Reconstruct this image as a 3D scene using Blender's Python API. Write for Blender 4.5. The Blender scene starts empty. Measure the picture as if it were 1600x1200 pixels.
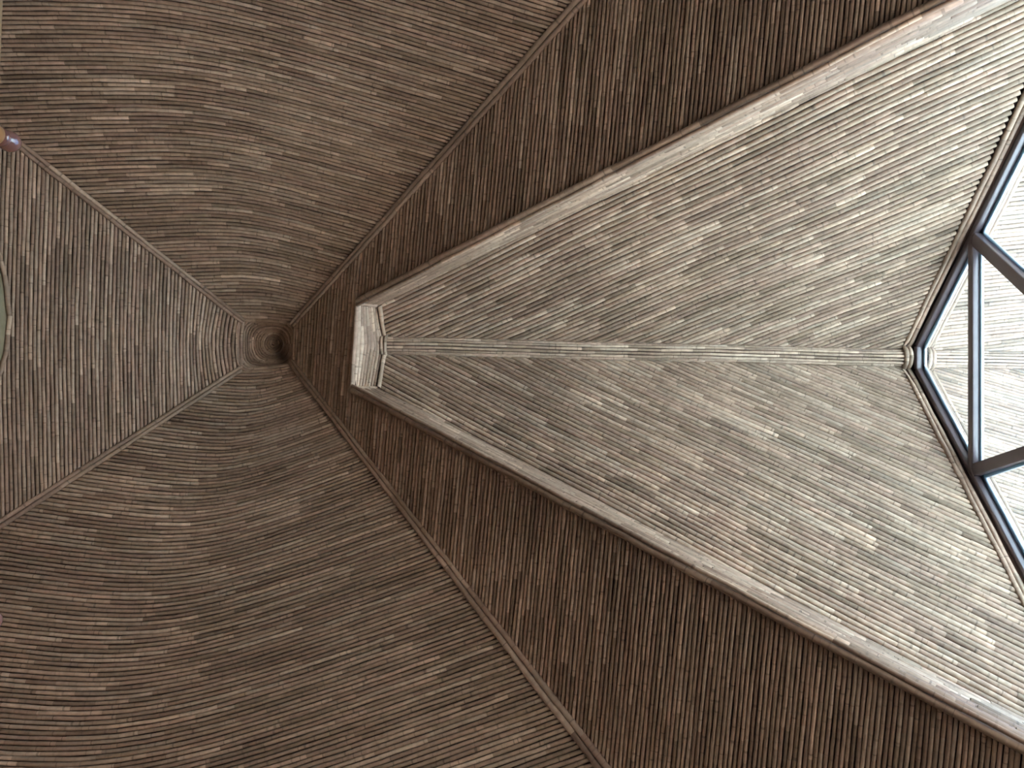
import bpy, math, random
import numpy as np
from mathutils import Vector, Matrix

# ------------------------------------------------------------------ camera, sky, sun, exposure
SC = 6.0          # metres per model unit (the roof apex is one unit above the camera)
CAMH = 1.5        # camera height above the floor, metres
scene = bpy.context.scene
coll = scene.collection

cam_data = bpy.data.cameras.new('camera')
cam_data.sensor_width = 36.0
cam_data.lens = 27.0
cam_data.clip_start = 0.05
cam = bpy.data.objects.new('camera', cam_data)
cam.location = (0, 0, CAMH)
cam.rotation_euler = (math.pi, 0, 0)      # looking straight up
coll.objects.link(cam)
scene.camera = cam

world = bpy.data.worlds.new('sky')
scene.world = world
world.use_nodes = True
wn = world.node_tree.nodes
wl = world.node_tree.links
wn.clear()
w_out = wn.new('ShaderNodeOutputWorld')
w_bg = wn.new('ShaderNodeBackground')
w_sky = wn.new('ShaderNodeTexSky')
w_sky.sky_type = 'NISHITA'
w_sky.sun_disc = False
w_sky.sun_elevation = math.radians(52)
w_sky.sun_rotation = math.radians(200)
w_bg.inputs['Strength'].default_value = 0.24
wl.new(w_sky.outputs['Color'], w_bg.inputs['Color'])
wl.new(w_bg.outputs['Background'], w_out.inputs['Surface'])

sun_data = bpy.data.lights.new('sun', 'SUN')
sun_data.energy = 16.0
sun_data.angle = math.radians(0.6)
sun_data.color = (1.0, 0.95, 0.85)
sun = bpy.data.objects.new('sun', sun_data)
# high sun standing beyond the far side of the house, so it lights the paving outside the gable window
sun.rotation_euler = Vector((-0.10, 0.62, 0.78)).normalized().to_track_quat('Z', 'Y').to_euler()
sun.location = (0, 20, 30)
coll.objects.link(sun)


def window_light(name, loc, direction, sx, sy, watts, colour):
    d = bpy.data.lights.new(name, 'AREA')
    d.shape = 'RECTANGLE'
    d.size, d.size_y = sx, sy
    d.energy = watts
    d.color = colour
    o = bpy.data.objects.new(name, d)
    o.location = loc
    o.rotation_euler = Vector(direction).to_track_quat('-Z', 'Y').to_euler()
    coll.objects.link(o)
    return o


LIGHT_ROWS = []    # filled in after the walls are known (daylight in the wall openings)

vs = scene.view_settings
vs.view_transform = 'Standard'
vs.look = 'None'
vs.exposure = 2.62
vs.gamma = 1.0
vs.use_curve_mapping = False

rng = np.random.default_rng(7)
random.seed(7)


# ------------------------------------------------------------------ materials
def new_mat(name):
    m = bpy.data.materials.new(name)
    m.use_nodes = True
    nt = m.node_tree
    return m, nt, nt.nodes['Principled BSDF']


def reed_material():
    m, nt, b = new_mat('reed_bundle')
    N, L = nt.nodes, nt.links
    at = N.new('ShaderNodeAttribute'); at.attribute_name = 'tone'
    al = N.new('ShaderNodeAttribute'); al.attribute_name = 'along'
    geo = N.new('ShaderNodeNewGeometry')
    # fine mottling of the stalks
    n1 = N.new('ShaderNodeTexNoise'); n1.inputs['Scale'].default_value = 26.0
    n1.inputs['Detail'].default_value = 3.0
    L.new(geo.outputs['Position'], n1.inputs['Vector'])
    r1 = N.new('ShaderNodeMapRange')
    r1.inputs['From Min'].default_value = 0.25; r1.inputs['From Max'].default_value = 0.75
    r1.inputs['To Min'].default_value = 0.80; r1.inputs['To Max'].default_value = 1.20
    L.new(n1.outputs['Fac'], r1.inputs['Value'])
    # binding wraps across the bundle: a one-dimensional noise along its length
    n2 = N.new('ShaderNodeTexNoise'); n2.noise_dimensions = '1D'
    n2.inputs['Scale'].default_value = 42.0; n2.inputs['Detail'].default_value = 1.0
    L.new(al.outputs['Fac'], n2.inputs['W'])
    r2 = N.new('ShaderNodeMapRange')
    r2.inputs['From Min'].default_value = 0.30; r2.inputs['From Max'].default_value = 0.345
    r2.inputs['To Max'].default_value = 1.0
    L.new(n2.outputs['Fac'], r2.inputs['Value'])
    rw = N.new('ShaderNodeMapRange')
    rw.inputs['To Min'].default_value = 0.84; rw.inputs['To Max'].default_value = 0.58
    L.new(at.outputs['Alpha'], rw.inputs['Value'])
    L.new(rw.outputs['Result'], r2.inputs['To Min'])
    # broad ageing of the reed
    n3 = N.new('ShaderNodeTexNoise'); n3.inputs['Scale'].default_value = 1.1
    n3.inputs['Detail'].default_value = 4.0
    L.new(geo.outputs['Position'], n3.inputs['Vector'])
    r3 = N.new('ShaderNodeMapRange')
    r3.inputs['From Min'].default_value = 0.3; r3.inputs['From Max'].default_value = 0.7
    r3.inputs['To Min'].default_value = 0.86; r3.inputs['To Max'].default_value = 1.12
    L.new(n3.outputs['Fac'], r3.inputs['Value'])
    m1 = N.new('ShaderNodeMath'); m1.operation = 'MULTIPLY'
    m2 = N.new('ShaderNodeMath'); m2.operation = 'MULTIPLY'
    L.new(r1.outputs['Result'], m1.inputs[0]); L.new(r2.outputs['Result'], m1.inputs[1])
    L.new(m1.outputs[0], m2.inputs[0]); L.new(r3.outputs['Result'], m2.inputs[1])
    vm = N.new('ShaderNodeVectorMath'); vm.operation = 'SCALE'
    L.new(at.outputs['Color'], vm.inputs[0]); L.new(m2.outputs[0], vm.inputs['Scale'])
    L.new(vm.outputs['Vector'], b.inputs['Base Color'])
    b.inputs['Roughness'].default_value = 0.62
    b.inputs['Specular IOR Level'].default_value = 0.25
    bp = N.new('ShaderNodeBump'); bp.inputs['Strength'].default_value = 0.25
    bp.inputs['Distance'].default_value = 0.01
    L.new(r2.outputs['Result'], bp.inputs['Height'])
    L.new(bp.outputs['Normal'], b.inputs['Normal'])
    return m


def noise_mat(name, c1, c2, scale=8.0, rough=0.7, stretch=(1, 1, 1), spec=0.3, coat=0.0):
    m, nt, b = new_mat(name)
    N, L = nt.nodes, nt.links
    tc = N.new('ShaderNodeTexCoord')
    mp = N.new('ShaderNodeMapping'); mp.inputs['Scale'].default_value = stretch
    L.new(tc.outputs['Object'], mp.inputs['Vector'])
    n = N.new('ShaderNodeTexNoise'); n.inputs['Scale'].default_value = scale
    n.inputs['Detail'].default_value = 5.0
    L.new(mp.outputs['Vector'], n.inputs['Vector'])
    r = N.new('ShaderNodeValToRGB')
    r.color_ramp.elements[0].position = 0.3; r.color_ramp.elements[0].color = (*c1, 1)
    r.color_ramp.elements[1].position = 0.7; r.color_ramp.elements[1].color = (*c2, 1)
    L.new(n.outputs['Fac'], r.inputs['Fac'])
    L.new(r.outputs['Color'], b.inputs['Base Color'])
    b.inputs['Roughness'].default_value = rough
    b.inputs['Specular IOR Level'].default_value = spec
    b.inputs['Coat Weight'].default_value = coat
    return m


def glass_material():
    m = bpy.data.materials.new('window_glass')
    m.use_nodes = True
    nt = m.node_tree
    N, L = nt.nodes, nt.links
    N.clear()
    out = N.new('ShaderNodeOutputMaterial')
    tr = N.new('ShaderNodeBsdfTransparent'); tr.inputs['Color'].default_value = (0.78, 0.91, 1.0, 1)
    gl = N.new('ShaderNodeBsdfGlossy'); gl.inputs['Roughness'].default_value = 0.03
    lw = N.new('ShaderNodeFresnel'); lw.inputs['IOR'].default_value = 1.45
    mx = N.new('ShaderNodeMixShader')
    ge = N.new('ShaderNodeNewGeometry')
    fm = N.new('ShaderNodeMath'); fm.operation = 'MULTIPLY_ADD'      # reflect on the face that meets the eye first only
    fm.inputs[1].default_value = -1.0; fm.inputs[2].default_value = 1.0
    fx = N.new('ShaderNodeMath'); fx.operation = 'MULTIPLY'
    L.new(ge.outputs['Backfacing'], fm.inputs[0])
    L.new(lw.outputs['Fac'], fx.inputs[0]); L.new(fm.outputs[0], fx.inputs[1])
    L.new(fx.outputs[0], mx.inputs['Fac'])
    du = N.new('ShaderNodeBsdfTranslucent'); du.inputs['Color'].default_value = (0.30, 0.66, 1.0, 1)  # bluish light haze on the panes, put into the glass as colour
    md = N.new('ShaderNodeMixShader'); md.inputs['Fac'].default_value = 0.010
    L.new(tr.outputs['BSDF'], md.inputs[1]); L.new(du.outputs['BSDF'], md.inputs[2])
    L.new(md.outputs['Shader'], mx.inputs[1]); L.new(gl.outputs['BSDF'], mx.inputs[2])
    L.new(mx.outputs['Shader'], out.inputs['Surface'])
    return m


REED = reed_material()
BACKING = noise_mat('thatch_backing', (0.026, 0.015, 0.011), (0.046, 0.028, 0.020), 30, 0.95)  # near black, so the shade in the gaps between rolls is in its colour
FRAME = noise_mat('brown_painted_frame', (0.085, 0.064, 0.072), (0.105, 0.080, 0.088), 6, 0.35, (1, 1, 1), 0.5, 0.4)
GLASS = glass_material()
PLASTER = noise_mat('khaki_plaster', (0.20, 0.175, 0.11), (0.26, 0.225, 0.15), 14, 0.9)
WALLP = noise_mat('cream_plaster', (0.32, 0.28, 0.22), (0.38, 0.33, 0.26), 3, 0.9)
FLOORM = noise_mat('terracotta_floor', (0.32, 0.22, 0.17), (0.38, 0.27, 0.21), 5, 0.5)
PAVING = noise_mat('pale_paving', (0.52, 0.515, 0.50), (0.62, 0.615, 0.60), 0.8, 0.9)
WOOD = noise_mat('varnished_orange_wood', (0.60, 0.26, 0.085), (0.74, 0.37, 0.14), 7, 0.28, (1, 1, 0.12), 0.5, 0.5)
COPPER = noise_mat('dark_varnished_knob', (0.30, 0.13, 0.10), (0.40, 0.18, 0.14), 10, 0.16, (1, 1, 1), 0.6, 0.8)
PALEWOOD = noise_mat('pale_pine', (0.42, 0.24, 0.11), (0.54, 0.33, 0.16), 6, 0.4, (4, 0.3, 4), 0.4, 0.2)


# ------------------------------------------------------------------ geometry helpers (model units)
F = 1200.0


def at(x, y, z):
    """point at height z (units above the camera) seen at picture position x, y"""
    return np.array([(x - 800.0) / F * z, (y - 600.0) / F * z, z])


def pix(p):
    p = np.asarray(p)
    return 800 + F * p[..., 0] / p[..., 2], 600 + F * p[..., 1] / p[..., 2]


def unit(v):
    v = np.asarray(v, float)
    return v / np.maximum(np.linalg.norm(v, axis=-1, keepdims=True), 1e-12)


def to_m(v):
    v = np.asarray(v, float) * SC
    v[..., 2] += CAMH
    return v


def mesh_from(name, verts, faces, mat, parent=None, smooth=False, attrs=None, metres=False):
    me = bpy.data.meshes.new(name)
    v = np.asarray(verts, float) if metres else to_m(verts)
    f = np.asarray(faces, dtype=np.int32)
    nv, nf = len(v), len(f)
    k = f.shape[1]
    me.vertices.add(nv)
    me.vertices.foreach_set('co', v.astype(np.float32).ravel())
    me.loops.add(nf * k)
    me.loops.foreach_set('vertex_index', f.ravel())
    me.polygons.add(nf)
    me.polygons.foreach_set('loop_start', np.arange(0, nf * k, k, dtype=np.int32))
    me.polygons.foreach_set('loop_total', np.full(nf, k, dtype=np.int32))
    if smooth:
        me.polygons.foreach_set('use_smooth', np.ones(nf, dtype=bool))
    me.update(calc_edges=True)
    if attrs:
        for an, (typ, data) in attrs.items():
            a = me.attributes.new(an, typ, 'POINT')
            a.data.foreach_set('color' if typ == 'FLOAT_COLOR' else 'value', np.asarray(data, np.float32).ravel())
    me.materials.append(mat)
    o = bpy.data.objects.new(name, me)
    coll.objects.link(o)
    if parent is not None:
        o.parent = parent
    return o


def empty(name, label=None, kind=None, cat=None, loc=(0, 0, 0), group=None):
    o = bpy.data.objects.new(name, None)
    o.empty_display_size = 0.2
    coll.objects.link(o)
    o.location = loc
    if label: o['label'] = label
    if kind: o['kind'] = kind
    if cat: o['category'] = cat
    if group: o['group'] = group
    return o


TH = np.radians(np.linspace(-112, 112, 8))
CT, ST = np.cos(TH), np.sin(TH)
KT = len(TH)

# natural spread of dried reed colour: straw, grey straw, red brown, dark brown (linear)
REED_COL = np.array([[0.350, 0.258, 0.176], [0.380, 0.282, 0.192], [0.292, 0.206, 0.140],
                     [0.325, 0.231, 0.160], [0.410, 0.318, 0.222], [0.275, 0.203, 0.134]]) * np.array([1.0, 0.965, 1.03])


def bundle_arrays(path, nrm, rad, seg=(0.025, 0.085), step=0.03, jitter=1.0, tint=1.0):
    """one reed roll made of bundles laid end to end along path"""
    path = np.asarray(path, float); nrm = np.asarray(nrm, float)
    rad = np.broadcast_to(np.asarray(rad, float), (len(path),))
    d = np.linalg.norm(np.diff(path, axis=0), axis=1)
    S = np.concatenate([[0], np.cumsum(d)])
    Ltot = S[-1]
    e = 0.0011
    pos, sid, endf, wrp = [], [], [], []
    a = -rng.uniform(0, seg[1]); k = 0
    while a < Ltot:
        b = a + rng.uniform(*seg)
        s0, s1 = max(a, 0.0), min(b, Ltot)
        if s1 - s0 > 3 * e:
            n = max(1, int(math.ceil((s1 - s0 - 2 * e) / step)))
            inner = np.linspace(s0 + e, s1 - e, n + 1)
            tail = [s0 + f_ * (s1 - s0) for f_ in (0.66, 0.82)]
            inner = np.sort(np.concatenate([inner, [q for q in tail if s0 + e < q < s1 - e]]))
            pos.append(np.concatenate([[s0], inner, [s1]]))
            ef = np.zeros(len(inner) + 2); ef[0] = ef[-1] = 1
            endf.append(ef)
            wrp.append(np.clip(((pos[-1] - a) / (b - a) - 0.62) / 0.22, 0, 1))
            sid.append(np.full(len(inner) + 2, k))
            k += 1
        elif s1 > s0 and pos:
            pos[-1][-1] = s1; pos[-1][-2] = s1 - e
        a = b
    if not pos:
        return None
    pos = np.concatenate(pos); sid = np.concatenate(sid); endf = np.concatenate(endf); wrp = np.concatenate(wrp)
    P = np.stack([np.interp(pos, S, path[:, i]) for i in range(3)], 1)
    Nn = unit(np.stack([np.interp(pos, S, nrm[:, i]) for i in range(3)], 1))
    tg = np.gradient(path, S, axis=0) if len(path) > 2 else np.repeat((path[1:] - path[:1]), 2, 0)
    T = unit(np.stack([np.interp(pos, S, tg[:, i]) for i in range(3)], 1))
    Nn = unit(Nn - T * np.sum(Nn * T, 1, keepdims=True))
    B = np.cross(T, Nn)
    R = np.interp(pos, S, rad)
    sc = rng.uniform(0.93, 1.06, k)[sid] * np.where(endf > 0, 0.94, 1.0)
    off = (rng.uniform(-0.10, 0.10, k) * jitter)[sid] * R
    ph = rng.uniform(0, 6.28, 2)
    wob = (0.10 * np.sin(pos * 55 + ph[0]) + 0.07 * np.sin(pos * 131 + ph[1])) * R * jitter
    P = P + Nn * off[:, None] + B * wob[:, None]
    R = R * sc
    V = P[:, None, :] + R[:, None, None] * (CT[None, :, None] * Nn[:, None, :] + ST[None, :, None] * B[:, None, :])
    m = len(P)
    same = np.nonzero(sid[1:] == sid[:-1])[0]
    kk = np.arange(KT - 1)
    i0 = (same[:, None] * KT + kk[None, :]).ravel()
    Fc = np.stack([i0, i0 + KT, i0 + KT + 1, i0 + 1], 1)
    ci = rng.integers(0, len(REED_COL), k)
    val = np.clip(rng.normal(1.0, 0.13, k), 0.68, 1.35) * np.where(rng.random(k) < 0.10, 1.22, 1.0) * tint
    col = (REED_COL[ci] * val[:, None])[sid]
    # cut ends of the stalks are paler
    col = col * (0.93 + 0.17 * wrp)[:, None]
    C = np.repeat(np.concatenate([col, wrp[:, None]], 1), KT, 0)      # alpha: how tightly the bundle is bound here
    A = np.repeat(pos * SC + rng.uniform(0, 500), KT)
    return V.reshape(-1, 3), Fc, C, A


def reed_row(path, nrm, rad, parent, name='reed_row', **kw):
    r = bundle_arrays(path, nrm, rad, **kw)
    if r is None:
        return None
    V, Fc, C, A = r
    return mesh_from(name, V, Fc, REED, parent, True, {'tone': ('FLOAT_COLOR', C), 'along': ('FLOAT', A)})


def strip(name, rows, mat, parent, up):
    """surface laid behind the rolls: rows is a list of equally sampled polylines, moved by the vector field up"""
    G = np.array(rows)
    n, m = G.shape[:2]
    V = (G + up).reshape(-1, 3)
    i, j = np.meshgrid(np.arange(n - 1), np.arange(m - 1), indexing='ij')
    a = (i * m + j).ravel()
    Fc = np.stack([a, a + 1, a + m + 1, a + m], 1)
    return mesh_from(name, V, Fc, mat, parent)


def resample(p, n):
    p = np.asarray(p)
    S = np.concatenate([[0], np.cumsum(np.linalg.norm(np.diff(p, axis=0), axis=1))])
    t = np.linspace(0, S[-1], n)
    return np.stack([np.interp(t, S, p[:, k]) for k in range(3)], 1)


def box_bar(name, p, q, axis, w, d, mat, parent, bevel=0.0):
    """bar from p to q (units): w wide in the plane crossing axis, d deep along axis, starting at p, q"""
    p = np.array(p, float); q = np.array(q, float); ax = unit(axis)
    t = unit(q - p); s = np.cross(ax, t)
    vs_, fs = [], []
    for e, c in ((p, 0), (q, 1)):
        for (a, b) in ((-1, 0), (1, 0), (1, 1), (-1, 1)):
            vs_.append(e + s * a * w / 2 + ax * b * d)
    fs = [(0, 1, 2, 3), (7, 6, 5, 4), (0, 4, 5, 1), (1, 5, 6, 2), (2, 6, 7, 3), (3, 7, 4, 0)]
    o = mesh_from(name, vs_, fs, mat, parent)
    if bevel:
        bm = o.modifiers.new('edge', 'BEVEL'); bm.width = bevel; bm.segments = 2
    return o


def prism(name, poly, axis, d, mat, parent):
    """flat polygon (list of points, units) given thickness d along axis"""
    n = len(poly)
    poly = np.array(poly, float); ax = unit(axis) * d
    V = np.concatenate([poly, poly + ax])
    me = bpy.data.meshes.new(name)
    fs = [tuple(range(n)), tuple(range(2 * n - 1, n - 1, -1))] + [(i, (i + 1) % n, n + (i + 1) % n, n + i) for i in range(n)]
    me.from_pydata(to_m(V).tolist(), [], fs)
    me.materials.append(mat)
    o = bpy.data.objects.new(name, me)
    coll.objects.link(o)
    o.parent = parent
    return o


def lathe(name, prof, loc, mat, parent, n=28):
    """prof: list of (radius, height) in metres"""
    V = []
    for (r, h) in prof:
        for k in range(n):
            a = 2 * math.pi * k / n
            V.append((loc[0] + r * math.cos(a), loc[1] + r * math.sin(a), loc[2] + h))
    Fc = []
    for i in range(len(prof) - 1):
        for k in range(n):
            Fc.append((i * n + k, i * n + (k + 1) % n, (i + 1) * n + (k + 1) % n, (i + 1) * n + k))
    return mesh_from(name, V, Fc, mat, parent, True, metres=True)


def box_m(name, lo, hi, mat, parent=None, bevel=0.0):
    x0, y0, z0 = lo; x1, y1, z1 = hi
    V = [(x0, y0, z0), (x1, y0, z0), (x1, y1, z0), (x0, y1, z0), (x0, y0, z1), (x1, y0, z1), (x1, y1, z1), (x0, y1, z1)]
    Fc = [(3, 2, 1, 0), (4, 5, 6, 7), (0, 1, 5, 4), (1, 2, 6, 5), (2, 3, 7, 6), (3, 0, 4, 7)]
    o = mesh_from(name, V, Fc, mat, parent, metres=True)
    if bevel:
        bm = o.modifiers.new('edge', 'BEVEL'); bm.width = bevel; bm.segments = 3
    return o


# ------------------------------------------------------------------ the four hips of the main roof
class Hip:
    def __init__(self, x0, y0, x1, y1, z1, z0=0.979):
        self.a = at(x0, y0, z0); self.b = at(x1, y1, z1)

    def p(self, t):
        t = np.asarray(t, float)
        return self.a + t[..., None] * (self.b - self.a)

    def t_at_z(self, z):
        return (z - self.a[2]) / (self.b[2] - self.a[2])

    def t_at_x(self, px_):
        u = (px_ - 800) / F
        d = self.b - self.a
        return (u * self.a[2] - self.a[0]) / (d[0] - u * d[2])


TL = Hip(381, 502, 30, 225, 0.865)
TR = Hip(459, 506, 910, 0, 0.750)
BR = Hip(457, 567, 945, 1200, 0.690)
BL = Hip(380, 575, 0, 820, 0.861)
EAVE = 0.40


def fold(s, k):
    return (math.sqrt(1 + k * k) - np.sqrt((2 * s - 1) ** 2 + k * k)) / (math.sqrt(1 + k * k) - k)


def panel_grid(hA, hB, tA, tB, bow, out, k=0.35, n=41):
    s = np.linspace(0, 1, n)
    G = []
    for i in range(len(tA)):
        A, B = hA.p(np.array(tA[i])), hB.p(np.array(tB[i]))
        L = np.linalg.norm(B - A)
        G.append(A[None] * (1 - s)[:, None] + B[None] * s[:, None] + np.asarray(out)[None] * (bow[i] * L * fold(s, k))[:, None])
    return np.array(G)


def grid_normals(G):
    du = np.gradient(G, axis=0); dv = np.gradient(G, axis=1)
    n = unit(np.cross(du, dv))
    sgn = np.sign(-np.sum(n * unit(G), axis=-1))        # towards the room
    return n * sgn[..., None]


def grid_radius(G):
    """half the distance between neighbouring rows, square to the row"""
    dv = unit(np.gradient(G, axis=1)); du = np.gradient(G, axis=0)
    du = du - dv * np.sum(du * dv, -1, keepdims=True)
    return 0.5 * np.linalg.norm(du, axis=-1)


def lay_panel(label, G, nrows, clips=None, fat=0.90, tint=1.0):
    """reed rolls on the first nrows rows of G, thatch coloured dark as gap shade behind all of it down to the eave"""
    root = empty('ceiling', label, 'structure', 'ceiling')
    Nn = grid_normals(G); R = grid_radius(G) * fat
    up = -Nn * 0.0022
    rest = []
    for i in range(len(G)):
        ranges = [(0.0, 1.0)] if clips is None else clips[i]
        s = np.linspace(0, 1, G.shape[1])
        for (a, b) in ranges:
            if b - a < 0.004:
                continue
            ss = np.concatenate([[a], s[(s > a) & (s < b)], [b]])
            P = np.stack([np.interp(ss, s, G[i, :, k]) for k in range(3)], 1)
            n_ = np.stack([np.interp(ss, s, Nn[i, :, k]) for k in range(3)], 1)
            r_ = np.interp(ss, s, R[i])
            if i < nrows:
                reed_row(P, n_, r_, root, tint=tint)
            else:
                rest.append(bundle_arrays(P, n_, r_, seg=(0.05, 0.12), step=0.06, tint=tint))
    # the rolls farther down towards the eave
    rest = [r for r in rest if r is not None]
    if rest:
        o0 = np.cumsum([0] + [len(r[0]) for r in rest[:-1]])
        o = mesh_from('lower_reed_rows', np.concatenate([r[0] for r in rest]), np.concatenate([r[1] + k for r, k in zip(rest, o0)]), REED, root, True,
                      {'tone': ('FLOAT_COLOR', np.concatenate([r[2] for r in rest])), 'along': ('FLOAT', np.concatenate([r[3] for r in rest]))})
        o['kind'] = 'stuff'
    return root, up


# left slope: rows run across the picture from top to bottom
nL = 78
tLA = np.concatenate([np.arange(nL) / 59.0, np.linspace(nL / 59.0, TL.t_at_z(EAVE), 150)])
tLB = np.concatenate([np.arange(nL) / 63.0, np.linspace(nL / 63.0, BL.t_at_z(EAVE), 150)])
bowL = np.concatenate([0.06 * np.exp(-((np.arange(nL) - 6) / 7.0) ** 2) + 0.012, np.full(150, 0.012)])
GL = panel_grid(TL, BL, tLA + 0.004, tLB + 0.004, bowL, (-1, 0, 0.0))
# upper slope
nT = 150
iT = np.arange(nT)
tTA = iT / 50.0
tTB = np.where(iT <= 50, 0.475 * iT / 50.0, 0.475 + (iT - 50) * (0.525 / 60.0))
tTA2 = np.linspace(tTA[-1], TL.t_at_z(EAVE), 111)[1:]
tTB2 = np.linspace(tTB[-1], TR.t_at_z(EAVE), 111)[1:]
bowT = 0.062 * (1 - 0.8 * np.exp(-np.arange(nT + 110) / 7.0))
GT = panel_grid(TL, TR, np.concatenate([tTA, tTA2]) + 0.01, np.concatenate([tTB, tTB2]) + 0.005, bowT, (0, -1, 0.0))
# lower slope
nB = 155
iB = np.arange(nB)
tB_570 = float(BR.t_at_x(570))
tBA = iB * (0.819 / 41)
tBB = np.where(iB <= 41, tB_570 * iB / 41.0, tB_570 + (iB - 41) * (1 - tB_570) / 88.0)
tBA2 = np.linspace(tBA[-1], BL.t_at_z(EAVE), 111)[1:]
tBB2 = np.linspace(tBB[-1], BR.t_at_z(EAVE), 111)[1:]
bowB = 0.098 * (1 - 0.8 * np.exp(-np.arange(nB + 110) / 7.0))
GB = panel_grid(BL, BR, np.concatenate([tBA, tBA2]) + 0.01, np.concatenate([tBB, tBB2]) + 0.005, bowB, (0, 1, 0.0))


def back_of(G, parent, clips=None, ext=0.0):
    Nn = grid_normals(G)
    strip('thatch_backing', G, BACKING, parent, -Nn * 0.0022)


cL, _ = lay_panel('reed-lined roof slope on the left, lit pale, its rolls running up and down the picture', GL, nL)
back_of(GL, cL)
cT, _ = lay_panel('dim brown reed-lined roof slope at the top, rolls bending down towards the right', GT, nT)
back_of(GT, cT)
cB, _ = lay_panel('brown reed-lined roof slope at the bottom, rolls sagging in the middle', GB, nB)
back_of(GB, cB)

# right slope with the dormer opening cut out of it
s_c = []
x = 460.0
xs = []
while x < 1690:
    xs.append(x)
    x += 4.5 + (x - 465) * 0.0043
nR = len(xs)
zc = lambda x_: 0.7805 / (1 + 0.71 * (x_ - 800) / F)
zR = np.array([zc(x_) for x_ in xs])
zR = np.minimum(zR, 0.9775)
zR2 = np.linspace(zR[-1], EAVE, 46)[1:]
zall = np.concatenate([zR, zR2])
GR = panel_grid(TR, BR, TR.t_at_z(zall), BR.t_at_z(zall), np.zeros(len(zall)), (1, 0, 0), n=161)
UP0, UP1 = (559.0, 474.0), (1480.0, 0.0)
LO0, LO1 = (551.0, 606.0), (1600.0, 1165.0)


def y_up(x_): return UP0[1] + (x_ - UP0[0]) * (UP1[1] - UP0[1]) / (UP1[0] - UP0[0])
def y_lo(x_): return LO0[1] + (x_ - LO0[0]) * (LO1[1] - LO0[1]) / (LO1[0] - LO0[0])
def x_back(y_): return UP0[0] + (y_ - UP0[1]) * (LO0[0] - UP0[0]) / (LO0[1] - UP0[1])


clipsR, openU, openL = [], [], []
sR = np.linspace(0, 1, GR.shape[1])
sf = np.linspace(0, 1, 2001)
for i in range(len(zall)):
    P = np.stack([np.interp(sf, sR, GR[i, :, k]) for k in range(3)], 1)
    px_, py_ = pix(P)
    inside = (py_ > y_up(px_)) & (py_ < y_lo(px_)) & (px_ > x_back(py_))
    if inside.any():
        j = np.nonzero(inside)[0]
        a, b = sf[j[0]], sf[j[-1]]
        clipsR.append([(0.0, a), (b, 1.0)])
        openU.append(P[j[0]]); openL.append(P[j[-1]])
    else:
        clipsR.append([(0.0, 1.0)])
cR, _ = lay_panel('dark reed-lined roof slope on the right with the dormer cut into it', GR, nR, clipsR)
NR = grid_normals(GR)
k0 = len([c for c in clipsR if len(c) == 1])
strip('thatch_backing', GR[:k0], BACKING, cR, -NR[:k0] * 0.0022)
up_rows, lo_rows = [], []
for i in range(k0, len(zall)):
    P = GR[i] - NR[i] * 0.0022
    a = clipsR[i][0][1]; b = clipsR[i][1][0]
    ss = np.linspace(0, a, 12); up_rows.append(np.stack([np.interp(ss, sR, P[:, k]) for k in range(3)], 1))
    ss = np.linspace(b, 1, 12); lo_rows.append(np.stack([np.interp(ss, sR, P[:, k]) for k in range(3)], 1))
strip('thatch_backing', up_rows, BACKING, cR, np.zeros(3))
strip('thatch_backing', lo_rows, BACKING, cR, np.zeros(3))
openU, openL = np.array(openU), np.array(openL)


def right_pt(x_, y_):
    g = GR.reshape(-1, 3)
    a, b = pix(g)
    k = np.argsort((a - x_) ** 2 + (b - y_) ** 2)[:4]
    return at(x_, y_, float(np.mean(g[k, 2])))


cornU, cornL = right_pt(*UP0), right_pt(*LO0)
openU = np.concatenate([[cornU], openU[openU[:, 0] > cornU[0] + 0.004]])
openL = np.concatenate([[cornL], openL[openL[:, 0] > cornL[0] + 0.004]])

# ------------------------------------------------------------------ coiled reed crown at the apex
crown = empty('ceiling', 'dark round coil of reed rolls closing the roof at its peak', 'structure', 'ceiling')
nring = 12
th = np.linspace(0, 2 * np.pi, 97)
C0 = np.array([(419 - 800) / F * 0.978, (537 - 600) / F * 0.978, 0.978])
C1 = at(427, 537, 1.006)


def ring(f):
    f2 = f
    e = 2.0 + 2.5 * (1 - f2) ** 1.6
    r = (np.abs(np.cos(th)) ** e + np.abs(np.sin(th)) ** e) ** (-1 / e)
    rx = (1 - f2) * 0.0372 + f2 * 0.0165
    ry = (1 - f2) * 0.0335 + f2 * 0.0165
    c = C0 + (C1 - C0) * f2
    z = C0[2] + (C1[2] - C0[2]) * (abs(f2) ** 0.8 if f2 > 0 else 0.75 * f2)
    return np.stack([c[0] + rx * r * np.cos(th), c[1] + ry * r * np.sin(th), np.full_like(th, z)], 1)


GC = np.array([ring(f) for f in np.linspace(-0.12, 1, nring)])
NC = grid_normals(GC)
NC = NC * np.where(np.sum(NC * ((C0 - np.array([0, 0, 0.12])) - GC), -1, keepdims=True) < 0, -1.0, 1.0); RC = grid_radius(GC)
for i in range(nring):
    reed_row(GC[i], NC[i], np.clip(RC[i] * 0.86, 0.0013, 0.0026), crown, 'reed_ring', step=0.008)
for r in (0.0138, 0.0106, 0.0074, 0.0042, 0.0012):
    P = np.stack([C1[0] + r * np.cos(th), C1[1] + r * np.sin(th), np.full_like(th, C1[2] + 0.0015)], 1)
    reed_row(P, np.tile([0, 0, -1.0], (len(P), 1)), 0.0017, crown, 'reed_ring', step=0.004)
strip('thatch_backing', np.concatenate([np.array([ring(-0.35)]) + np.array([0, 0, 0.0075]), GC - NC * 0.0012, np.repeat((C1 + np.array([0, 0, 0.006]))[None, None], 97, 1)]), BACKING, crown, np.zeros(3))

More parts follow.
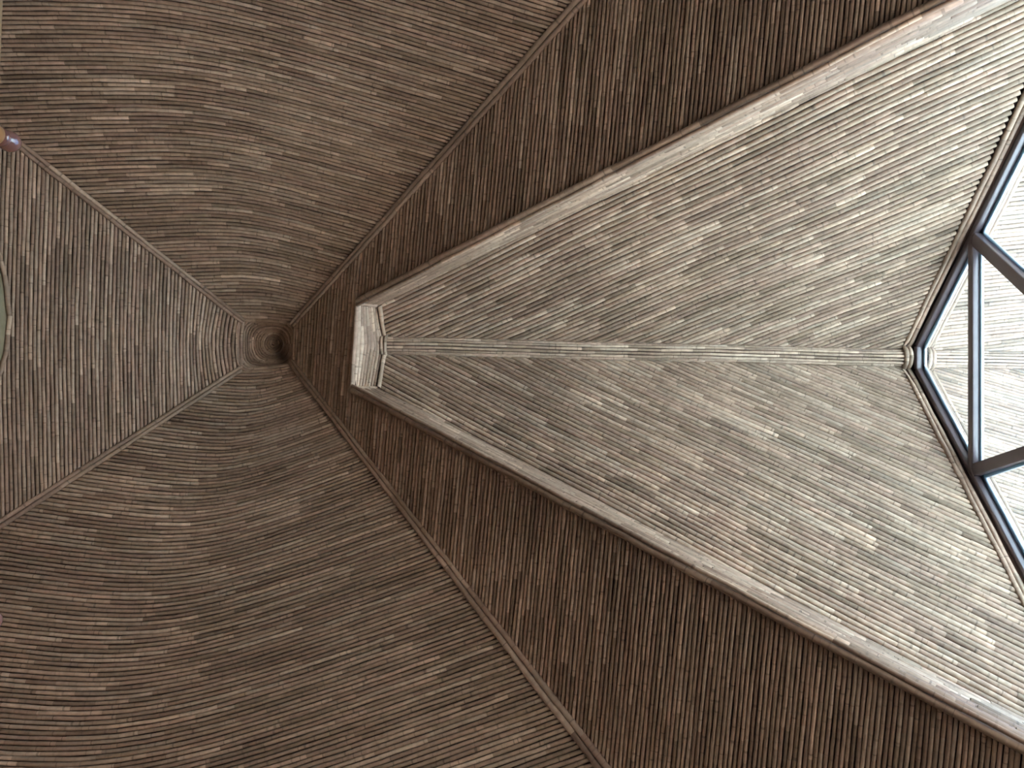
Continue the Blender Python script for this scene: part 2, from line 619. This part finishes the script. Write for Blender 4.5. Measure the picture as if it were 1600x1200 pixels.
# ------------------------------------------------------------------ hip rolls
hip_info = [(TL, GT, GL, 'double reed roll along the upper-left hip, between the top and left slopes', -1),
            (TR, GT, GR, 'double reed roll along the upper-right hip, between the top and right slopes', 1),
            (BR, GB, GR, 'double reed roll along the lower-right hip, between the bottom and right slopes', 1),
            (BL, GB, GL, 'double reed roll along the lower-left hip, between the bottom and left slopes', -1)]
for n_, (h, ga, gb, lab, sg) in enumerate(hip_info, 1):
    root = empty('trim_%d' % n_, lab, 'structure', 'trim')
    tt = np.linspace(0.0, h.t_at_z(0.58), 40)
    P = h.p(tt)
    T = unit(h.b - h.a)
    n = np.array([0, 0, -1.0]); n = unit(n - T * np.dot(n, T)); B = np.cross(T, n)
    rr = np.linspace(0.0022, 0.0036, 40)
    for sd in (-1, 1):
        reed_row(P + B[None] * (sd * rr[:, None] * 0.95) + n[None] * 0.0034, np.tile(n, (40, 1)), rr, root, 'reed_roll', seg=(0.05, 0.12), step=0.06, tint=0.92)
    te = np.linspace(0.03, h.t_at_z(EAVE), 30)
    Q = h.p(te)
    strip('thatch_backing', [Q + B * 0.012 - n * 0.0045, Q - n * 0.001, Q - B * 0.012 - n * 0.0045], BACKING, root, np.zeros(3))

# ------------------------------------------------------------------ the dormer
XW = 0.503          # where its lining stops at the window
ZR = 1.0


def Yr(X): return -0.0498 + (X + 0.183) * 0.0238


def dz(X, Y): return ZR - 0.985 * np.abs(Y - Yr(X))


def on_dormer(x_, y_, side):
    """point of the dormer slope (side -1 the upper one, 1 the lower) seen at x_, y_"""
    u, v = (x_ - 800) / F, (y_ - 600) / F
    # z = 1 - .985*side*(v z - a - b u z),  Yr = a + b X
    b = 0.0238; a = -0.0498 + 0.183 * b
    z = (ZR + 0.985 * side * a) / (1 + 0.985 * side * (v - b * u))
    return np.array([u * z, v * z, z])


XB = -0.168


def line_to_x(p, q, X):
    f = (X - p[0]) / (q[0] - p[0])
    return p + (q - p) * f


EU0, EU1 = on_dormer(584, 479.5, -1), on_dormer(1480, 36, -1)
EL0, EL1 = on_dormer(581, 603, 1), on_dormer(1600, 1140, 1)
EU0, EU1 = line_to_x(EU0, EU1, XB), line_to_x(EU0, EU1, XW)
EL0, EL1 = line_to_x(EL0, EL1, XB), line_to_x(EL0, EL1, XW)


def slope(side, E0, E1, x0, x1, w, rowdir, label, tint=1.0):
    """one pitch of the dormer lining, rolls parallel to rowdir"""
    root = empty('ceiling', label, 'structure', 'ceiling')
    ex = unit(np.array([1.0, 0.0238, 0.0]))
    down = unit(np.array([0, side * 1.0, -0.985]))
    n = unit(np.cross(ex, down)); n = n * -np.sign(n[2])
    O = np.array([x0, Yr(x0), ZR])
    d = unit(np.array([np.dot(rowdir, ex), np.dot(rowdir, down)]))
    nn = np.array([-d[1], d[0]])
    to2 = lambda p: np.array([np.dot(p - O, ex), np.dot(p - O, down)])
    A = np.array([0.0, 0.004]); R1 = to2(np.array([x1, Yr(x1), ZR])) + np.array([0, 0.004])
    a2, b2 = to2(E0), to2(E1)
    poly = [A, R1, b2, a2]
    off0 = np.dot(a2, nn)
    cs = [np.dot(p, nn) for p in poly]
    c = max(np.dot(a2, nn), np.dot(b2, nn)) - w / 2
    rows = []
    while c > min(cs):
        hit = []
        for i in range(4):
            p, q = poly[i], poly[(i + 1) % 4]
            fp, fq = np.dot(p, nn) - c, np.dot(q, nn) - c
            if (fp < 0) != (fq < 0):
                hit.append(p + (q - p) * fp / (fp - fq))
        if len(hit) == 2:
            hit.sort(key=lambda h: np.dot(h, d))
            if np.linalg.norm(hit[1] - hit[0]) > 0.008:
                # the rolls run a little unevenly
                m = max(2, int(np.linalg.norm(hit[1] - hit[0]) / 0.05) + 1)
                P = np.array([O + ex * (hit[0] + (hit[1] - hit[0]) * f)[0] + down * (hit[0] + (hit[1] - hit[0]) * f)[1] for f in np.linspace(0, 1, m)])
                P = P + down[None] * (0.0012 * np.sin(P[:, 0] * 22 + c * 25 + side))[:, None]
                reed_row(P, np.tile(n, (m, 1)), w / 2 * 0.87, root, step=0.05, tint=tint)
        c -= w
    nb = 24
    f = np.linspace(0, 1, nb)[:, None]
    strip('thatch_backing', [np.array([x0 - 0.012, Yr(x0), ZR]) * (1 - f) + np.array([x1, Yr(x1), ZR]) * f,
                             (E0 + down * 0.012) * (1 - f) + (E1 + down * 0.012) * f], BACKING, root, -n * 0.0018)
    return root


W_D = 0.0060
slope(-1, EU0, EU1, XB, XW, W_D, EU1 - EU0, 'upper pitch of the pale reed-lined dormer, above its ridge roll')
slope(1, EL0, EL1, XB, XW, W_D, EL1 - EL0, 'lower pitch of the pale reed-lined dormer, below its ridge roll')


def to_window(P):
    """opening edge carried on to the window plane"""
    P = P[P[:, 0] < XW - 0.004]
    q = P[-12]; p = P[-1]
    return np.concatenate([P, [p + (p - q) * (XW - p[0]) / (p[0] - q[0])]])


OU, OL = to_window(openU), to_window(openL)


def cheek(name, E0, E1, O, label, side):
    root = empty(name, label, 'structure', 'wall')
    m = 60
    Ob = resample(O, m)
    f = np.linspace(0, 1, m)[:, None]
    Eb = E0 * (1 - f) + E1 * f
    nrow = 10
    fr = (np.arange(nrow) + 0.5) / nrow
    inw = np.array([0, -side * 0.35, -0.94])
    G = np.array([Ob + (Eb - Ob) * q + (inw * 0.0)[None] for q in fr])
    n = np.cross(np.gradient(G, axis=0), np.gradient(G, axis=1))
    n = unit(n); n = n * np.where(n[..., 1:2] * (-side) > 0, 1, -1)
    R = grid_radius(G) * 0.80
    for i in range(nrow):
        reed_row(G[i], n[i], R[i], root, step=0.05)
    strip('thatch_backing', [Ob - n[0] * 0.002 , Eb - n[-1] * 0.002 + np.array([0, 0, 0.006])], BACKING, root, np.zeros(3))
    return root


cheek('wall_upper', EU0, EU1, OU, 'narrow bright reed-lined side of the dormer along its upper edge', -1)
cheek('wall_lower', EL0, EL1, OL, 'narrow bright reed-lined side of the dormer along its lower edge', 1)

# end wall of the dormer
back = empty('wall_back', 'short bright end of the dormer, a strip of reed rolls facing the window', 'structure', 'wall')
m = 41
f = np.linspace(0, 1, m)[:, None]
bot = OU[0] * (1 - f) + OL[0] * f
topy = (EU0 * (1 - f) + EL0 * f)[:, 1]
top = np.stack([np.full(m, XB), topy, dz(XB, topy) - 0.002], 1)
nrow = 8
G = np.array([bot + (top - bot) * q for q in (np.arange(nrow) + 0.5) / nrow])
nb_ = np.tile(unit(np.array([1, 0, -0.5])), (m, 1))
for i in range(nrow):
    reed_row(G[i], nb_, grid_radius(G)[i] * 0.80, back, step=0.03)
strip('thatch_backing', [bot - np.array([0.0025, 0, 0.002]), top - np.array([0.0025, 0, -0.008])], BACKING, back, np.zeros(3))
for sgn, sl in ((-1, slice(0, 20)), (1, slice(21, 41))):
    reed_row((top + np.array([0.004, 0, -0.003]))[sl], nb_[sl], 0.0030, back, 'reed_roll', seg=(0.04, 0.08), step=0.02)
for a_, b_ in ((OU[0], EU0), (OL[0], EL0)):
    reed_row(resample(np.array([a_ + np.array([0.0015, 0, -0.003]), b_ + np.array([0.001, 0, 0])]), 8), np.tile(unit(np.array([0.8, -0.5 * np.sign(a_[1] + 0.05), -0.2])), (8, 1)), 0.0028, back, 'corner_roll', seg=(0.03, 0.06))

# ridge roll: a thick bundle of rolls under the dormer ridge
def ridge(x0, x1, label, collar=True):
    root = empty('trim_5', label, 'structure', 'trim')
    m = 40
    X = np.linspace(x0, x1, m)
    c = np.stack([X, Yr(X) + 0.0006 * np.sin(X * 17), np.full(m, ZR - 0.0125)], 1)
    for a in np.radians(np.linspace(-88, 88, 8)):
        n = np.array([0, math.sin(a), -math.cos(a)])
        reed_row(c + n * 0.0100, np.tile(n, (m, 1)), 0.00175, root, step=0.06, seg=(0.02, 0.05), jitter=1.2)
    Vb = []
    for a in np.radians(np.linspace(-110, 110, 9)):
        Vb.append(c + np.array([0, math.sin(a), -math.cos(a)]) * 0.0094)
    strip('thatch_backing', Vb, BACKING, root, np.zeros(3))
    if collar:
        a = np.radians(np.linspace(-115, 115, 31))
        n = np.stack([np.zeros_like(a), np.sin(a), -np.cos(a)], 1)
        for dx in (0.0, 0.0042):
            reed_row(np.array([x0 + dx - 0.002, Yr(x0), ZR - 0.0125]) + n * 0.0126, n, 0.0023, root, 'reed_collar', step=0.004, seg=(0.012, 0.03))
    return root


ridge(XB + 0.004, XW, 'thick pale ridge bundle of reed rolls running along the middle of the dormer')

# rolls that edge the dormer opening
def edge_rolls(name, P, E, side, label):
    root = empty(name, label, 'structure', 'trim')
    Q = resample(P, 50)
    n = np.tile([0, 0, -1.0], (50, 1))
    out = np.array([0, side * 1.0, 0])
    reed_row(Q + out * 0.0030 + np.array([0, 0, -0.0030]), unit(n + 0.5 * out), 0.0031, root, 'reed_roll', seg=(0.06, 0.13), tint=0.95)
    reed_row(Q - out * 0.0026 + np.array([0, 0, -0.0026]), unit(n - 0.4 * out), 0.0020, root, 'reed_roll', seg=(0.06, 0.13))
    return root


edge_rolls('trim_6', OU, EU0, -1, 'double reed roll along the upper edge of the dormer opening')
edge_rolls('trim_7', OL, EL0, 1, 'double reed roll along the lower edge of the dormer opening')
root = empty('trim_8', 'short reed roll at the foot of the bright dormer end, beside the dark slope', 'structure', 'trim')
reed_row(bot + np.array([-0.001, 0, -0.0016]), np.tile(unit(np.array([-0.3, 0, -1.0])), (m, 1)), 0.0026, root, 'reed_roll', seg=(0.04, 0.09))

# ------------------------------------------------------------------ window in the dormer gable
def gable_path(X, drop, bump, zlow_u, zlow_l, nside=30):
    """line following the dormer lining at X, dropping round the ridge bundle"""
    yr = Yr(X)
    pts = []
    ylu = yr - (ZR - zlow_u) / 0.985
    yll = yr + (ZR - zlow_l) / 0.985
    for y in np.linspace(ylu, yr - bump, nside):
        pts.append((X, y, dz(X, y) - drop))
    if bump > 0.005:
        for a in np.radians(np.linspace(-70, 70, 9)):
            pts.append((X, yr + math.sin(a) * bump, ZR - 0.0125 - drop * 0.4 - math.cos(a) * bump * 0.8))
    for y in np.linspace(yr + bump, yll, nside):
        pts.append((X, y, dz(X, y) - drop))
    return np.array(pts)


def gable_rolls(name, X, label, dirx):
    root = empty(name, label, 'structure', 'trim')
    for k, (dx, dr) in enumerate(((0.0, 0.0030), (0.0050, 0.0040))):
        P = gable_path(X + dx * dirx, dr, 0.0135, EU1[2] - 0.01, EL1[2] - 0.01)
        mid = len(P) // 2
        n = np.tile(unit(np.array([-0.35 * dirx, 0, -1.0])), (len(P), 1))
        Y = P[:, 1] - Yr(X)
        n = unit(n + np.stack([np.zeros(len(P)), -0.8 * np.sign(Y), np.zeros(len(P))], 1))
        h1 = P[:mid - 3]; h2 = P[mid + 4:]
        reed_row(h1, n[:mid - 3], 0.0029, root, 'reed_roll', seg=(0.07, 0.14), step=0.03)
        reed_row(h2, n[mid + 4:], 0.0029, root, 'reed_roll', seg=(0.07, 0.14), step=0.03)
        bn = np.stack([np.full(9, -0.6 * dirx), np.sin(np.radians(np.linspace(-70, 70, 9))), -np.cos(np.radians(np.linspace(-70, 70, 9)))], 1)
        reed_row(P[mid - 5:mid + 6], np.tile(unit(np.array([-0.6 * dirx, 0, -0.8])), (len(P[mid - 5:mid + 6]), 1)), 0.0029, root, 'reed_roll', seg=(0.012, 0.02), step=0.004)
    return root


gable_rolls('trim_9', XW - 0.001, 'double reed roll framing the gable window on the room side', 1)

XF = 0.512
FD = 0.0125           # frame depth
win = empty('window_1', 'brown framed gable window at the end of the dormer with slanting glazing bars', 'structure', 'window')
ax = np.array([1.0, 0, 0])
yr = Yr(XF)
ZS = 0.445


def side_pt(side, z):
    return np.array([XF, yr + side * (ZR - 0.0105 - z) / 0.985, z])


TOPZ = 0.975
pu, pl = side_pt(-1, TOPZ), side_pt(1, TOPZ)
bu, bl = side_pt(-1, EU1[2] - 0.02), side_pt(1, EL1[2] - 0.02)
bu2, bl2 = np.array([XF, bu[1], ZS]), np.array([XF, bl[1], ZS])
FW = 0.0068
box_bar('frame_bar', pu, pl, ax, FW, FD, FRAME, win, 0.006)
box_bar('frame_bar', pu, bu, ax, FW, FD, FRAME, win, 0.006)
box_bar('frame_bar', pl, bl, ax, FW, FD, FRAME, win, 0.006)
box_bar('frame_bar', bu, bu2, ax, FW, FD, FRAME, win, 0.006)
box_bar('frame_bar', bl, bl2, ax, FW, FD, FRAME, win, 0.006)
box_bar('frame_bar', bu2, bl2, ax, FW, FD, FRAME, win, 0.006)
ZT = 0.8585
tu, tl = side_pt(-1, ZT), side_pt(1, ZT)
box_bar('glazing_bar', tu, tl, ax, FW * 1.4, FD, FRAME, win, 0.006)
vm = np.array([XF, 0.02, 0.612])
du, dl_ = tu + np.array([0, 0.004, -0.003]), tl + np.array([0, -0.004, -0.003])
box_bar('glazing_bar', du, vm, ax, FW * 2.0, FD * 0.8, FRAME, win, 0.006)
box_bar('glazing_bar', dl_, vm, ax, FW * 2.0, FD * 0.8, FRAME, win, 0.006)
box_bar('glazing_bar', vm, np.array([XF, 0.02, ZS]), ax, FW * 1.8, FD, FRAME, win, 0.006)
# slim beads that hold the panes
gx = np.array([0.0070, 0, 0])
BEAD = noise_mat('grey_glazing_bead', (0.55, 0.56, 0.60), (0.62, 0.63, 0.67), 8, 0.5)


def pane(poly):
    poly = [np.array(p) + gx for p in poly]
    c = sum(poly) / len(poly)
    o = prism('glass_pane', poly, ax, 0.0008, GLASS, win)
    n = len(poly)
    for i in range(n):
        p, q = poly[i], poly[(i + 1) % n]
        t = unit(q - p); s = np.cross(ax, t)
        if np.dot(c - p, s) < 0: s = -s
        box_bar('glazing_bead', p + s * 0.0056 + gx * 0.12, q + s * 0.0056 + gx * 0.12, ax, 0.0042, 0.0030, BEAD, o)
    return o


pane([pu, pl, tl, tu])
pane([tu, tl, vm])
m2 = np.array([XF, 0.02, ZS])
pane([tu, vm, m2, bu2, bu])
pane([tl, bl, bl2, m2, vm])

# overhang outside the window
XO0, XO1 = XF + FD + 0.008, 0.668
gable_rolls('trim_10', XO0 + 0.004, 'double reed roll framing the gable window on the outside, seen through the glass', -1)


def out_dir(side, ratio):
    return unit(np.array([1.0, side * ratio, -0.985 * ratio]))


OE0 = lambda s: np.array([XO0, Yr(XO0) + s * 0.36, ZR - 0.985 * 0.36])
OE1 = lambda s: np.array([XO1, Yr(XO1) + s * 0.36, ZR - 0.985 * 0.36])
slope(-1, OE0(-1), OE1(-1), XO0, XO1, W_D, out_dir(-1, 0.13), 'upper reed-lined overhang outside, seen bright through the window glass')
slope(1, OE0(1), OE1(1), XO0, XO1, W_D, out_dir(1, 0.33), 'lower reed-lined overhang outside, seen bright through the window glass')
r6 = ridge(XO0, XO1, 'pale ridge bundle of the overhang outside, seen through the window glass', False)
r6.name = 'trim_11'
# the roof outside: thick thatch above the dormer, closing every joint
thatch = empty('roof', 'thick thatch outside over the dormer', 'structure', 'roof')
for side in (-1, 1):
    pts = []
    Ea, Eb = (EU0, EU1) if side < 0 else (EL0, EL1)
    for X in (XB - 0.03, XF, XO1):
        if X < XF:
            wy = abs(Ea[1] - Yr(XB)) + 0.004
        else:
            wy = abs(Eb[1] - Yr(XW)) + 0.03
        pts.append([np.array([X, Yr(X) - side * 0.002, ZR + 0.02]), np.array([X, Yr(X) + side * wy, ZR + 0.02 - 0.985 * wy])])
    strip('thatch_layer', pts, BACKING, thatch, np.zeros(3))

# ------------------------------------------------------------------ walls, floor, ground
def wall(name, edge, label, sill, head, pattern):
    """walls under the eave line: sill and head bands with piers between the openings"""
    root = empty(name, label, 'structure', 'wall')
    E = resample(edge, len(pattern) + 1)
    E = to_m(E)
    for i in range(len(pattern)):
        p, q = E[i], E[i + 1]
        ztop = max(p[2], q[2]) + 0.02
        t = unit((q - p) * np.array([1, 1, 0])); s = np.array([-t[1], t[0], 0]) * 0.12
        bands = [(0, ztop)] if pattern[i] == '#' else [(0, sill), (head, ztop)]
        for (z0, z1) in bands:
            V = []
            for z in (z0, z1):
                for c in (p, q):
                    for g in (-1, 1):
                        v = c + s * g; v[2] = z; V.append(v)
            Fc = [(0, 1, 3, 2), (4, 6, 7, 5), (0, 2, 6, 4), (1, 5, 7, 3), (0, 4, 5, 1), (2, 3, 7, 6)]
            mesh_from('wall_panel', V, Fc, WALLP, root, metres=True)
    return root, E


eL, eT, eB, eR = GL[-1], GT[-1], GB[-1], GR[-1]
SILL, HEAD = 0.5, 2.7
PAT = '########o########'  # unseen openings, added and placed to steer daylight onto the slopes
WALLS = [wall('wall_left', eL, 'cream wall under the left eave, with openings added for light on the right slope', 0.9, 2.4, '######ooo########'),
         wall('wall_top', eT, 'cream wall under the top eave, closed to keep the slopes dim', SILL, HEAD, '#################'),
         wall('wall_bottom', eB, 'cream wall under the bottom eave, with one opening added for light', SILL, HEAD, PAT),
         wall('wall_right', eR, 'cream wall under the window, with high openings added for light on the left slope', 2.2, 3.75, '#########oooooo#########')]
fl = box_m('floor', (-10.5, -9.5, -0.15), (3.6, 9.5, 0.0), FLOORM)
fl['label'] = 'terracotta floor of the room'; fl['kind'] = 'structure'; fl['category'] = 'floor'
gd = box_m('ground', (-60, -60, -0.4), (60, 60, -0.16), PAVING)
gd['label'] = 'pale paving around the house'; gd['kind'] = 'structure'; gd['category'] = 'ground'

# ------------------------------------------------------------------ khaki masonry prow under the left slope
col_ = empty('pillar', 'khaki plastered masonry prow with a reed roll, touching the left slope', 'structure', 'pillar')
prow_px = [(-90, 330), (-34, 345), (-6, 390), (6, 440), (12.5, 494), (8, 545), (-4, 590), (-34, 640), (-90, 655)]


def left_z(px_):
    # height of the left slope at picture x
    i = np.arange(nL)
    m_ = GL[:nL, GL.shape[1] // 2]
    x_, _ = pix(m_)
    return np.interp(-px_, -x_, m_[:, 2])


pr = np.array([at(a, b, left_z(a) - 0.004) for a, b in prow_px])
prm = to_m(pr)
n = len(prm)
V = np.concatenate([prm + np.array([0, 0, 0.02]), np.column_stack([prm[:, :2], np.zeros(n)])])
Fc = [(i, i + 1, n + i + 1, n + i) for i in range(n - 1)] + [(n - 1, 0, n, 2 * n - 1)]
mesh_from('shaft', V, Fc, PLASTER, col_, metres=True)
e_ = [i for i in range(n)]
outw = unit(np.column_stack([np.gradient(pr[:, 1]), -np.gradient(pr[:, 0]), np.zeros(n)]))
for sl in (slice(0, 5), slice(4, n)):
    P = pr[sl] + np.array([0, 0, -0.001]) + outw[sl] * 0.0026
    reed_row(resample(P, 20), np.tile(unit(np.array([0.4, 0, -1.0])), (20, 1)), 0.0024, col_, 'reed_roll', seg=(0.05, 0.1), step=0.02)

# ------------------------------------------------------------------ turned wooden posts and the pale edge
def post(px_, py_, hgt, label, k=1.0):
    tip = np.array([(px_ - 800) / F * hgt, (py_ - 600) / F * hgt])
    top = CAMH + hgt
    root = empty('turned_post', label, None, 'post', (tip[0], tip[1], 0), 'turned wooden posts')
    z = lambda h: top - h
    knob = [(0.0005, z(0)), (0.005 * k, z(0.0006)), (0.0095 * k, z(0.003)), (0.0125 * k, z(0.008)), (0.0138 * k, z(0.014)), (0.0128 * k, z(0.020)),
            (0.0105 * k, z(0.0245)), (0.0098 * k, z(0.026)), (0.0112 * k, z(0.0285)), (0.0118 * k, z(0.031)), (0.0112 * k, z(0.0335)), (0.009 * k, z(0.036))]
    lathe('knob', knob, (0, 0, 0), COPPER, root)
    shaft = [(0.009 * k, z(0.036)), (0.0125 * k, z(0.040)), (0.0150 * k, z(0.055)), (0.0175 * k, z(0.085)), (0.0190 * k, z(0.12)), (0.0185 * k, z(0.16)),
             (0.0150 * k, z(0.20)), (0.0145 * k, z(0.21)), (0.021 * k, z(0.225)), (0.0225 * k, z(0.24)), (0.021 * k, z(0.255)), (0.017 * k, z(0.27)), (0.020 * k, z(0.5)), (0.024 * k, z(0.9)),
             (0.025 * k, 0.30), (0.025 * k, 0.0), (0.001, 0.0)]
    lathe('shaft', shaft, (0, 0, 0), WOOD, root)
    return root


post(25, 226, 1.00, 'turned orange wooden post with a dark glossy knob, upper left beside the hip roll', 1.0)
post(-4, 965.5, 1.00, 'turned orange wooden post whose dark glossy knob just enters at the lower left')

zt = 0.95
xe, ye = (8 - 800) / F * zt, (0 - 600) / F * zt
cab = empty('cabinet', 'tall pale pine cabinet whose varnished top edge shows in the upper left corner', None, 'cabinet', (xe, ye, 0))
box_m('body', (-0.46, -0.78, 0.0), (-0.018, 0.10, CAMH + zt - 0.03), PALEWOOD, cab, 0.004)
box_m('cornice', (-0.48, -0.80, CAMH + zt - 0.03), (0.0, 0.13, CAMH + zt), PALEWOOD, cab, 0.006)
cab.rotation_euler = (0, 0, math.radians(2.3))
